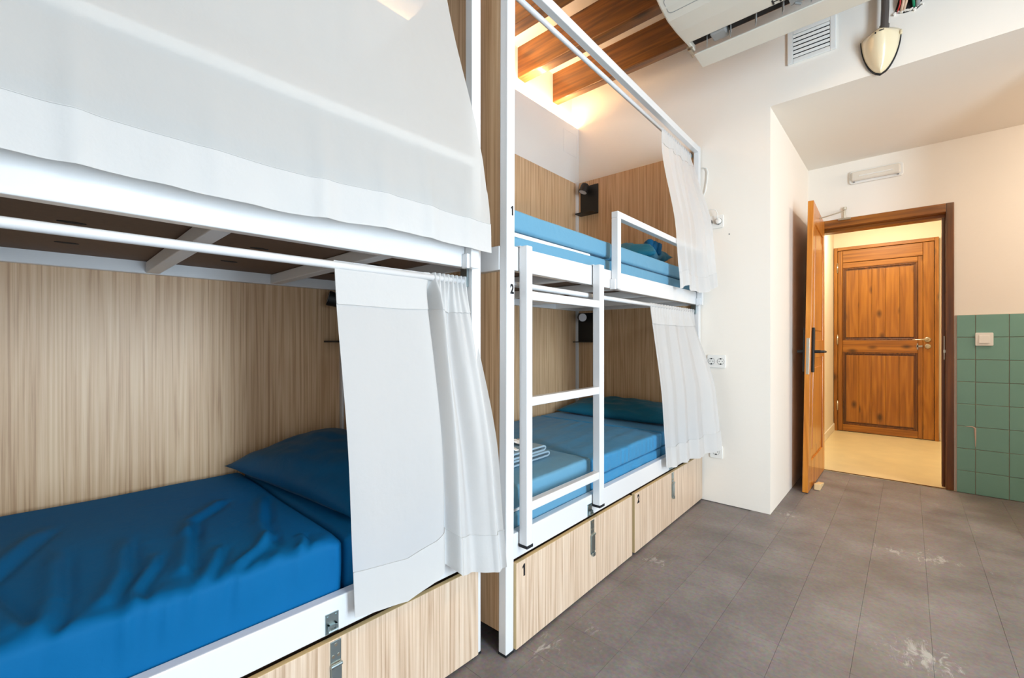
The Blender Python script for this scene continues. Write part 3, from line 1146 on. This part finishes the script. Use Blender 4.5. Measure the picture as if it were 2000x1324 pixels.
def make_bunk(label, loc, rz, first_guard, ladder, gap):
    t = thing('bunk_bed', label, 'bunk bed', loc, rz, 'white bunk beds along the wall')
    D = -.965      # face of the back panel
    # posts
    posts = {}
    for nm, x0, x1, y0, y1, zt in (('near_front', -.034, 0, 0, .040, 2.365), ('far_front', -.034, 0, L - .040, L, 2.365),
                                   ('near_back', D - .012, D + .022, 0, .036, 2.345), ('far_back', D - .012, D + .022, L - .036, L, 2.345)):
        b = NB()
        bx(b, x0, x1, y0, y1, .006, zt)
        if nm == 'near_front' and not gap:
            for v in b.verts:
                v.co.y += .010 * v.co.z / 2.36
        p = obj('post', b, 'steel', t, bevel=.003)
        posts[nm] = p
        box('foot_cap', x0 - .001, x1 + .001, y0 - .001, y1 + .001, 0.0005, .008, 'rubber', p)
    # beds: side rails, back rails, end rails
    for z0, z1 in ((.314, .402), (1.304, 1.387)):
        box('front_rail', -.032, -.001, .040, L - .040, z0, z1, 'steel', t, .003)
        box('back_rail', D + .001, D + .030, .036, L - .036, z0, z1, 'steel', t, .003)
        box('end_rail', D + .022, -.034, .004, .034, z0, z1, 'steel', t, .003)
        box('end_rail', D + .022, -.034, L - .034, L - .004, z0, z1, 'steel', t, .003)
    for k in range(4):
        y = .40 + .413 * k - .02
        box('cross_bar', D + .03, -.033, y, y + .04, 1.306, 1.345, 'steel_mat', t, .003)
    # underside board of the upper bed with oval hand holes
    b = NB()
    bx(b, D + .03, -.033, .036, L - .036, 1.347, 1.362)
    ub = obj('bed_board', b, 'mdf', t)
    for y in (.20, .60, 1.0, 1.41, 1.80):
        for x in (-.06, -.38, -.70):
            b = NB()
            poly = [(x - .012 + .010 * math.cos(a * PI / 8), y + .026 * math.sin(a * PI / 8)) for a in range(16)]
            prism(b, poly, 1.3455, 1.3475)
            obj('hand_hole', b, 'dark', ub)
    box('bed_board', D + .03, -.033, .036, L - .036, .330, .345, 'mdf', t)
    # laminate panels: back, two levels; ends, two levels
    for z0, z1 in ((.407, 1.330), (1.392, 2.335)):
        box('back_panel', D - .009, D, .037, L - .037, z0, z1, 'laminate', t)
        box('end_panel', D + .023, -.035, L - .026, L - .012, z0, z1, 'laminate', t)
    box('end_panel', D + .023, -.035, .012, .026, 1.388, 2.335, 'laminate', t)
    box('end_panel', D + .023, -.035, .012, .026, .066, 1.300, 'laminate', t)
    box('end_panel', D + .023, -.035, L - .026, L - .012, .066, .30, 'laminate', t)
    # top rail and the two curtain rods
    box('top_rail', -.032, -.001, .040, L - .040, 2.322, 2.362, 'steel', t, .003)
    for x, z in ((-.055, 2.312), (-.032, 1.262)):
        b = NB()
        tube(b, [(x, .0 if x < -.04 else .035, z), (x, L - .02, z)], .0105, 14)
        rod = obj('curtain_rod', b, 'steel', t, smooth=True)
        for y in (.044, L - .046):
            box('rod_bracket', x - .016, x + .016, y - .004, y + .004, z - .018, z + .06 if z < 2 else z + .02, 'zinc', rod)
    # guard rail of the upper bed
    b = NB()
    g0, g1 = first_guard
    bx(b, .0015, .034, g0, g0 + .033, 1.300, 1.625)
    bx(b, .0015, .034, g1 - .033, g1, 1.300, 1.625)
    bx(b, .0015, .034, g0, g1, 1.625, 1.655)
    gd = obj('guard_rail', b, 'steel', t, bevel=.002)
    for y in (g0, g1 - .033):
        box('clip', .0, .026, y - .012, y + .0, 1.298, 1.345, 'steel', gd, .002)
    # drawers
    spans = ((.042, .925), (.953, L)) if not gap else ((-.01, .955), (.975, L - .021))
    for k, (y0, y1) in enumerate(spans):
        dr = box('drawer', -.006, .010, y0, y1, .010, .303, 'laminate_lit', t, .0012)
        b = NB()
        bx(b, -.0061, .0095, y0 - .0006, y0 + .0004, .011, .302)
        bx(b, -.0061, .0095, y0 + .001, y1 - .001, .3028, .3036)
        obj('edge_band', b, 'laminate_edge', dr)
        b = NB()
        bx(b, -.80, -.007, y0 + .02, y1 - .02, .03, .28)
        obj('drawer_box', b, 'mdf', dr)
        yl = {0: .543, 1: 1.448}[k] if not gap else {0: .55, 1: 1.463}[k]
        b = NB()
        bx(b, .010, .0125, yl - .014, yl + .014, .245, .300)
        lt = obj('latch', b, 'zinc', dr, bevel=.0008)
        del lt
        b = NB()
        bx(b, .0105, .0135, yl - .015, yl + .015, .158, .236)
        bx(b, .0135, .0180, yl - .0135, yl + .0135, .168, .238)
        tube(b, [(.0165, yl - .015, .240), (.0165, yl + .015, .240)], .005, 8)
        bx(b, .012, .022, yl - .009, yl + .009, .150, .166)
        obj('latch_lever', b, 'zinc', dr, bevel=.0012)
        b = NB()
        for dy, dz in ((0, .290), (-.007, .262), (.007, .262)):
            tube(b, [(.0120, yl + dy, dz), (.0138, yl + dy, dz)], .0042, 10)
        obj('latch_screw', b, 'nickel', dr)
        # catch on the bed rail above
        b = NB()
        bx(b, -.001, .002, yl - .022, yl + .012, .318, .368)
        bx(b, .002, .010, yl - .018, yl + .006, .334, .342)
        bx(b, .002, .012, yl - .018, yl - .013, .326, .342)
        bx(b, .002, .012, yl + .001, yl + .006, .326, .342)
        tube(b, [(.011, yl - .018, .328), (.011, yl + .006, .328)], .004, 8)
        for dy, dz in ((-.016, .360), (.006, .360), (-.016, .322), (.006, .322)):
            tube(b, [(.001, yl + dy, dz), (.004, yl + dy, dz)], .0035, 8)
        obj('catch', b, 'zinc', t)
        if not gap:
            digit('12'[k], .042, (.0104, y0 + .040, .268), 0, 'ink', dr)
    if not gap:
        for z, s in ((1.505, '1'), (1.237, '2')):
            digit(s, .032, (.0006, .031, z), 0, 'ink', posts['near_front'])
    if ladder:
        lad = bpy.data.objects.new('ladder', None)
        C.objects.link(lad)
        lad.parent = t
        for y0, y1 in ((.063, .094), (.555, .593)):
            r_ = box('ladder_rail', .005, .040, y0, y1, .362, 1.388, 'steel', lad, .003)
        for y0, y1 in ((.062, .095), (.554, .594)):
            box('foot_cap', .004, .041, y0, y1, .354, .364, 'rubber', lad)
            box('hook_plate', -.034, .006, y0 + .004, y1 - .004, 1.3872, 1.391, 'steel', lad)
        for z in (.476, .837, 1.203):
            box('rung', .008, .038, .094, .555, z, z + .031, 'steel', lad, .003)
    return t


BO, BR = (-1.004, 1.09, 0), R(1.1)
AO, AR = (-1.085, 1.03, 0), R(-1.4)


def shift(o, dy):
    return (o[0], o[1], o[2])


bunkB = make_bunk('white metal bunk bed at the far end, with ladder, open beds and numbered drawers', BO, BR, (.728, 1.925), True, False)
# the near bunk: same frame, its far post ending just before the far bunk; origin moved so local y = 0 is its near end
AY0 = .022 - L
ao = (AO[0] + (-math.sin(AR)) * AY0, AO[1] + math.cos(AR) * AY0, 0)
bunkA = make_bunk('white metal bunk bed nearest the camera, upper bed behind a closed white curtain', ao, AR, (.72, 1.935), False, True)


def yA(v):
    return v - AY0


# ---- mattresses
def ruffle(amp, f, seed, zc, w):
    def fn(y, z):
        return amp * math.exp(-((z - zc) / w) ** 2) * (noise.noise(Vector((y * f, z * 6, seed))) + .4 * noise.noise(Vector((y * f * 2.3, z * 9, seed + 3))))
    return fn


CREASES = [
    (.016, .008, [(-.713, .986), (-.554, .931), (-.418, .886), (-.20, .80)]),
    (.013, .008, [(-.466, 1.117), (-.214, 1.086), (-.059, 1.04)]),
    (.013, .008, [(-.446, 1.258), (-.241, 1.211), (-.093, 1.179)]),
    (.013, .008, [(-.572, 1.489), (-.281, 1.393), (-.086, 1.357)]),
    (.014, .008, [(-.506, .989), (-.18, .979), (-.028, .956)]),
    (.010, .007, [(-.20, 1.40), (-.113, 1.331), (-.045, 1.253)]),
    (.014, .006, [(-.60, 1.38), (-.548, 1.345), (-.448, 1.256), (-.30, 1.22)]),
    (.008, .006, [(-.14, 1.44), (-.08, 1.43), (-.035, 1.40)]),
    (.010, .006, [(-.30, 1.16), (-.203, 1.138), (-.10, 1.09), (-.035, 1.09)]),
    (.012, .007, [(-.36, .86), (-.242, .893), (-.061, .937)]),
    (.010, .006, [(-.22, 1.28), (-.12, 1.24), (-.035, 1.20)]),
]


def folds(x, y):
    """long soft creases of the loose fitted sheet of the near bed"""
    z = 0
    for wd, h, line in CREASES:
        best, side, tt = 9, 1, 0
        for k, (p, q) in enumerate(zip(line, line[1:])):
            ex, ey = q[0] - p[0], q[1] - p[1]
            n2 = ex * ex + ey * ey
            t = max(0, min(1, ((x - p[0]) * ex + (y - p[1]) * ey) / n2))
            dx, dy = x - p[0] - t * ex, y - p[1] - t * ey
            d = math.hypot(dx, dy)
            if d < best:
                best, side, tt = d, (1 if ex * dy - ey * dx > 0 else -1), (k + t) / (len(line) - 1)
        fade = smooth(tt / .25) * smooth((1 - tt) / .15) if best < .15 else 0
        v = best * side
        z += 1.6 * fade * h * (math.exp(-((v + wd) / (wd * 1.6)) ** 2) - .8 * math.exp(-((v - wd * .6) / wd) ** 2))
    z += .005 * noise.noise(Vector((x * 3, y * 3, 1)))
    edge = math.exp(-((x + .05) / .05) ** 2)
    z += edge * .007 * noise.noise(Vector((y * 30 + x * 20, x * 8, 5)))
    return z


ma = thing('mattress', 'deep blue sheeted mattress on the lower bed nearest the camera', 'mattress', ao, AR, 'blue mattresses of the bunk beds')
cushion('sheeted_mattress', -.93, -.036, yA(-1.925), yA(-.447), .347, .535, .022, 'sheet_blue', ma, ny=230, top=folds,
        side=lambda y, z: smooth((z - .38) / .12) * (.014 * (.5 - abs(noise.noise(Vector((y * 13 + z * 2, z * 1.2, 2))))) + .008 * (.5 - abs(noise.noise(Vector((y * 31 - z * 4, z * 2, 8)))))), nx=70)
cushion('head_cushion', -.93, -.036, yA(-.438), yA(-.05), .347, .530, .02, 'sheet_blue', ma, ny=30)
mu = thing('mattress', 'mattress half seen through the closed upper curtain of the near bunk', 'mattress', ao, AR, 'blue mattresses of the bunk beds')
cushion('sheeted_mattress', -.92, -.04, yA(-1.92), yA(-.05), 1.364, 1.53, .02, 'cover_lit', mu, ny=60)

mb = thing('mattress', 'folding mattress in blue covers on the far lower bed, behind the ladder', 'mattress', BO, BR, 'blue mattresses of the bunk beds')
wob = lambda s, a=.004: (lambda x, y: a * noise.noise(Vector((x * 5, y * 5, s))))
cushion('base_cushion', -.93, -.036, .05, .612, .347, .448, .014, 'cover_lit', mb, ny=40)
cushion('base_cushion', -.93, -.036, .622, 1.40, .347, .445, .014, 'cover_half_lit', mb, ny=40, side=ruffle(.006, 14, 4, .40, .06))
cushion('base_cushion', -.93, -.036, 1.412, 1.925, .347, .445, .014, 'cover_half_lit', mb, ny=30)
cushion('top_cushion', -.93, -.034, .05, .612, .462, .545, .014, 'cover_lit', mb, ny=60, top=wob(1, .003))
cushion('top_cushion', -.93, -.030, .622, 1.395, .449, .534, .014, 'cover_half_lit', mb, ny=160, nx=50,
        top=lambda x, y: .004 * noise.noise(Vector((x * 26 + y * 3, y * 3, 2))) + .004 * noise.noise(Vector((x * 4, y * 4, 6))),
        side=lambda y, z: .006 * noise.noise(Vector((y * 34, z * 4, 2))))
cushion('top_cushion', -.93, -.034, 1.41, 1.925, .449, .534, .014, 'cover_half_lit', mb, ny=30)
box('ticking_strip', -.90, -.045, .06, .60, .449, .461, 'foam', mb, .004)

mt = thing('mattress', 'blue folding mattress on the far upper bed, coloured as brightly lit', 'mattress', BO, BR, 'blue mattresses of the bunk beds')
cushion('base_cushion', -.92, -.040, .055, .80, 1.364, 1.448, .014, 'cover_lit', mt, ny=50, top=lambda x, y: -.022 * smooth((.5 - y) / .5))
cushion('base_cushion', -.92, -.040, .815, 1.92, 1.364, 1.452, .014, 'cover_lit', mt, ny=60)
cushion('top_cushion', -.92, -.034, .055, .80, 1.455, 1.53, .012, 'cover_lit', mt, ny=60, top=wob(3, .003))
cushion('top_cushion', -.92, -.034, .815, 1.92, 1.455, 1.53, .012, 'cover_lit', mt, ny=80, top=wob(4, .003), side=ruffle(.003, 8, 4, 1.49, .05))
cushion('white_ticking', -.91, -.042, .06, .62, 1.432, 1.452, .008, 'foam', mt, ny=30)

# ---- pillows
pa = thing('pillow', 'dark blue pillow against the back panel on the near lower bed', 'pillow', ao, AR, 'blue pillows on the bunk beds')
pillow('pillowcase', .40, .22, .080, 'pillow_blue', pa, Matrix.Translation((-.535, yA(-.235), .598)) @ Matrix.Rotation(R(9), 4, 'Z') @ Matrix.Rotation(R(10), 4, 'X') @ Matrix.Rotation(R(2), 4, 'Y'), 1, .005)
pb = thing('pillow', 'teal blue pillow at the head of the far lower bed', 'pillow', BO, BR, 'blue pillows on the bunk beds')
pillow('pillowcase', .43, .19, .062, 'pillow_teal', pb, Matrix.Translation((-.47, 1.75, .583)) @ Matrix.Rotation(R(8), 4, 'X'), 5, .006)
pu = thing('pillow', 'crumpled dark blue pillow lying on the far upper bed behind the guard rail', 'pillow', BO, BR, 'blue pillows on the bunk beds')
pillow('pillowcase', .33, .25, .085, 'pillow_teal', pu, Matrix.Translation((-.42, 1.55, 1.598)) @ Matrix.Rotation(R(10), 4, 'Z') @ Matrix.Rotation(R(6), 4, 'X'), 9, .018)
b = NB()
for k in range(3):
    tube(b, [(-.16 + .02 * k, 1.50 + .03 * k, 1.60), (-.16 + .015 * k, 1.52 + .03 * k, 1.672 - .01 * k), (-.20, 1.57 + .03 * k, 1.675), (-.24, 1.61, 1.65)], [.014, .026, .022, .012], 8)
obj('pillowcase_end', b, 'pillow_blue', pu, smooth=True)

# ---- folded towel and paper items on the far lower bed
tw = thing('folded_towel', 'grey-blue towel folded in layers on the far lower bed', 'towel', BO, BR)
for k, (z, w) in enumerate(((.549, 0), (.574, -.012))):
    b = NB()
    # each layer is a flattened loop seen end on at the fold
    cx0, cx1, cy0, cy1 = -.42, -.185 + w, .20, .50 + w
    pts = []
    h = .0125
    N = 8
    outer = [(cy0, z + 2 * h)]
    for i in range(N + 1):
        a = R(90 - 180 * i / N)
        outer.append((cy1 - h + h * math.cos(a) * 1.5, z + h + h * math.sin(a)))
    outer.append((cy0, z))
    th = .0075
    inner = [(cy0, z + th)]
    for i in range(N + 1):
        a = R(-90 + 180 * i / N)
        inner.append((cy1 - h + (h * 1.5 - th) * math.cos(a), z + h + (h - th) * math.sin(a)))
    inner.append((cy0, z + 2 * h - th))
    prism(b, outer + inner, cx0, cx1, 'yz')
    obj('towel_fold', b, 'towel', tw)
tp = thing('paper_packets', 'crumpled white paper packets lying on the folded towel', 'paper', BO, BR)
for k, (x, y, s, rz_) in enumerate(((-.30, .40, .05, 20), (-.26, .27, .06, 70), (-.33, .24, .05, 130))):
    b = NB()
    n = 8
    g = [[b.verts.new(Matrix.Rotation(R(rz_), 3, 'Z') @ Vector((lerp(-s, s, i / n), lerp(-s * .6, s * .6, j / n), .012 + .016 * noise.noise(Vector((i * .5, j * .5, k * 4))) + .012 * (1 - abs(i - 4) / 4)))) for i in range(n + 1)] for j in range(n + 1)]
    for j in range(n):
        for i in range(n):
            b.faces.new((g[j][i], g[j][i + 1], g[j + 1][i + 1], g[j + 1][i]))
    for v in b.verts:
        v.co += Vector((x, y, .596))
    o = obj('packet', b, 'paper', tp, smooth=True)
    sd = o.modifiers.new('thick', 'SOLIDIFY')
    sd.thickness = .003


# ---- reading lamps on the end panels
def reading_lamp(label, loc, rz, x, z, tilt, yaw):
    t = thing('reading_lamp', label, 'lamp', loc, rz, 'black reading lamps in the bunks')
    yb = L - .026
    b = NB()
    bx(b, x - .080, x + .080, yb - .008, yb, z - .115, z + .115)
    obj('back_plate', b, 'black', t, bevel=.003)
    b = NB()
    bx(b, x - .080, x + .080, yb - .085, yb - .002, z - .119, z - .115)
    bx(b, x - .080, x + .080, yb - .087, yb - .084, z - .119, z - .111)
    obj('shelf', b, 'black', t)
    b = NB()
    tube(b, [(x - .01, yb - .006, z + .075), (x - .01, yb - .04, z + .075)], .010, 10)
    obj('joint', b, 'black', t)
    M4 = Matrix.Translation((x - .012, yb - .062, z + .078)) @ Matrix.Rotation(R(yaw), 4, 'Z') @ Matrix.Rotation(R(tilt), 4, 'X')
    b = NB()
    lathe(b, [(0, -.036), (.024, -.036), (.030, -.030), (.035, .032), (.034, .034), (.031, .030), (0, .030)], 28, M4)
    hd = obj('lamp_head', b, 'black', t, smooth=False)
    b = NB()
    lathe(b, [(0, .0325), (.0305, .0325), (.0305, .0300), (0, .030)], 28, M4)
    obj('lamp_lens', b, 'lens', hd)
    return t


reading_lamp('black reading lamp with shelf on the end panel of the far upper bed', BO, BR, -.842, 2.180, 160, -38)
reading_lamp('black reading lamp with round white lens in the far lower bed', BO, BR, -.862, 1.172, 95, 42)
reading_lamp('black reading lamp half hidden by the curtain of the near lower bed', ao, AR, -.885, 1.175, 75, -20)


# ---- curtains
def curtain(label, loc, rz, P, nu, nv, seams, mats=('curtain', 'hem'), name='bunk_curtain'):
    t = thing(name, label, 'curtain', loc, rz, 'white curtains of the bunk beds')
    sheet('cloth', P, nu, nv, mats[0], t)
    for nm, v0, v1, n in seams:
        sheet(nm, P, nu, n, mats[1], t, v0, v1, .0022)
        # stitched seam standing proud
        vs_ = v1 if v0 < .02 else v0
        bm = NB()
        tube(bm, [Vector(P(i / 160, vs_)) + Vector((.0028, 0, 0)) for i in range(161)], .0009, 5)
        obj('seam', bm, mats[1], t, smooth=True)
    return t


# near bunk, lower: flat panel on the left, gathered folds on the right, flaring at the foot
ALB = [(0, .032, -.452, .352), (.13, .040, -.395, .345), (.30, .046, -.296, .328), (.44, .046, -.195, .352), (.50, .040, -.150, .375), (.56, .048, -.118, .340),
       (.70, .062, -.05, .322), (.82, .080, -.005, .318), (.92, .105, .020, .318), (1, .125, .030, .330)]


def P_al(u, v):
    if u <= .5:
        ty = lerp(-.475, -.165, u / .5)
    else:
        ty = lerp(-.165, .004, (u - .5) / .5)
    bxx, by, bz = interp(ALB, u)
    e = v ** 1.15 if u > .5 else v
    y = lerp(ty, by, e)
    x = lerp(-.030, bxx, smooth(min(1, v * 1.5)) * .55 + .45 * v)
    tz = 1.275
    z = lerp(tz, bz, v)
    g = smooth((u - .46) / .08)
    # gathers at the heading
    hd = math.exp(-v / .10)
    x += g * hd * .010 * math.sin(u * 120)
    z += g * hd * .003 * math.sin(u * 120 + 1)
    # big hanging folds on the right
    fo = smooth(v / .18) * (1 - .35 * v)
    x += g * fo * (.024 * math.sin((u - .5) * 2 * PI * 3.6 + .6 * v) + .009 * math.sin((u - .5) * 2 * PI * 8.3 + 1.5 * v) * (1 - .6 * v) + .016 * noise.noise(Vector((u * 9, v * 1.6, 4))))
    # the deep fold where the flat panel turns under
    c = .50 + .015 * math.sin(v * 3)
    x -= .060 * math.exp(-((u - c) / .019) ** 2) * smooth(v / .1) * (1 - .55 * v)
    x += .016 * math.exp(-((u - c - .04) / .022) ** 2) * smooth(v / .08)
    # gentle bellies of the flat panel
    x += (1 - g) * (.006 * math.sin(u * 13 + 1) * smooth(v / .3) + .004 * noise.noise(Vector((u * 5, v * 3, 2))))
    if v < .02 and u < .46:
        x -= .004
    return (x, yA(y), z)


curtain('white curtain bunched at the end of the near lower bed', ao, AR, P_al, 200, 70, (('header', 0, .125, 12), ('bottom_hem', .875, 1, 14)), ('curtain_front', 'hem'))


# near bunk, upper: drawn closed over the guard rail
def P_au(u, v):
    y = lerp(-1.93, lerp(-.105, .018, smooth(v * 1.05)), u)
    zt, zb = 2.318, 1.358 + .005 * math.sin(u * 17)
    z = lerp(zt, zb, v)
    # cloth hangs from the rod, leans out over the guard rail and drops straight
    k = (zt - z) / (zt - 1.655)
    x = lerp(-.050, .0385, smooth(min(1, k)) * .3 + .7 * min(1, k))
    if k > 1:
        x = .0385 + .012 * smooth((k - 1) / .4)
    w = smooth(v / .3)
    cr = 0
    for c, a in ((.44, .006), (.497, .010), (.60, .004), (.715, .010), (.80, .006), (.875, .009), (.95, .006)):
        s = (u - c) / .012
        cr += a * math.exp(-s * s)
    bell = abs(math.sin(u * 22)) * .0
    x += w * (.004 * math.sin(u * 31 + v * 2) + .003 * noise.noise(Vector((u * 30, v * 4, 0)))) * (1 if k < .85 or k > 1.15 else .25) + cr * smooth((v - .62) / .3)
    x += .009 * math.sin(u * 110) * math.exp(-v / .06)
    x += .008 * smooth((v - .85) / .15) * noise.noise(Vector((u * 26 + v * 4, v * 8, 7)))
    return (max(x, -.07), yA(y), z)


curtain('white curtain drawn closed across the near upper bed', ao, AR, P_au, 260, 64, (('header', 0, .08, 8), ('bottom_hem', .902, 1, 12)))

BUB = [(0, .030, 1.455, 1.366), (.12, .024, 1.52, 1.380), (.25, .020, 1.585, 1.398), (.42, .045, 1.66, 1.372), (.60, .06, 1.75, 1.365), (.74, .085, 1.815, 1.372), (.9, .110, 1.87, 1.395), (1, .118, 1.895, 1.412)]


def P_bu(u, v):
    ty = lerp(1.44, 1.925, u)
    bxx, by, bz = interp(BUB, u)
    z = lerp(2.318, bz, v)
    over = smooth((2.32 - z) / .55)
    w = lerp(smooth((v - .25) / .75), over * .5 + .5 * v, smooth(u / .25))
    x = lerp(-.052, max(bxx, .045), w)
    y = lerp(ty, by, v ** 1.2) - .045 * math.sin(min(1, v * 1.2) * PI) * (1 - u)
    y -= .03 * (1 - u) * math.exp(-v / .1) * 0
    f = smooth(v / .15)
    x += f * (.012 * math.sin(u * 2 * PI * 4.2 + .5) + .004 * math.sin(u * 2 * PI * 9)) + .008 * math.exp(-v / .07) * math.sin(u * 100)
    return (max(x, -.05 + .090 * smooth((2.30 - z) / .62)), y, z)


curtain('white curtain gathered at the wall end of the far upper bed', BO, BR, P_bu, 130, 50, (('header', 0, .10, 8), ('bottom_hem', .90, 1, 10)), ('curtain_front', 'hem'))

BLB = [(0, .030, 1.292, .365), (.2, .036, 1.40, .345), (.35, .040, 1.49, .350), (.5, .050, 1.58, .345), (.62, .065, 1.66, .348), (.74, .09, 1.74, .350), (.85, .125, 1.82, .368), (.93, .150, 1.87, .378), (1, .172, 1.895, .415)]


def P_bl(u, v):
    ty = lerp(1.225, 1.915, u)
    bxx, by, bz = interp(BLB, u)
    z = lerp(1.273, bz, v)
    x = lerp(-.030, bxx, .5 * smooth(v * 1.6) + .5 * v)
    y = lerp(ty, by, v)
    f = smooth(v / .2)
    g = .35 + .65 * smooth((u - .15) / .4)
    x += f * g * (.014 * math.sin(u * 2 * PI * 4.6 + 1) + .005 * math.sin(u * 2 * PI * 9.5 + v)) + g * .008 * math.exp(-v / .07) * math.sin(u * 110)
    return (x, y, z)


curtain('white curtain hanging at the wall end of the far lower bed', BO, BR, P_bl, 150, 54, (('header', 0, .125, 10), ('bottom_hem', .875, 1, 10)), ('curtain_front', 'hem'))
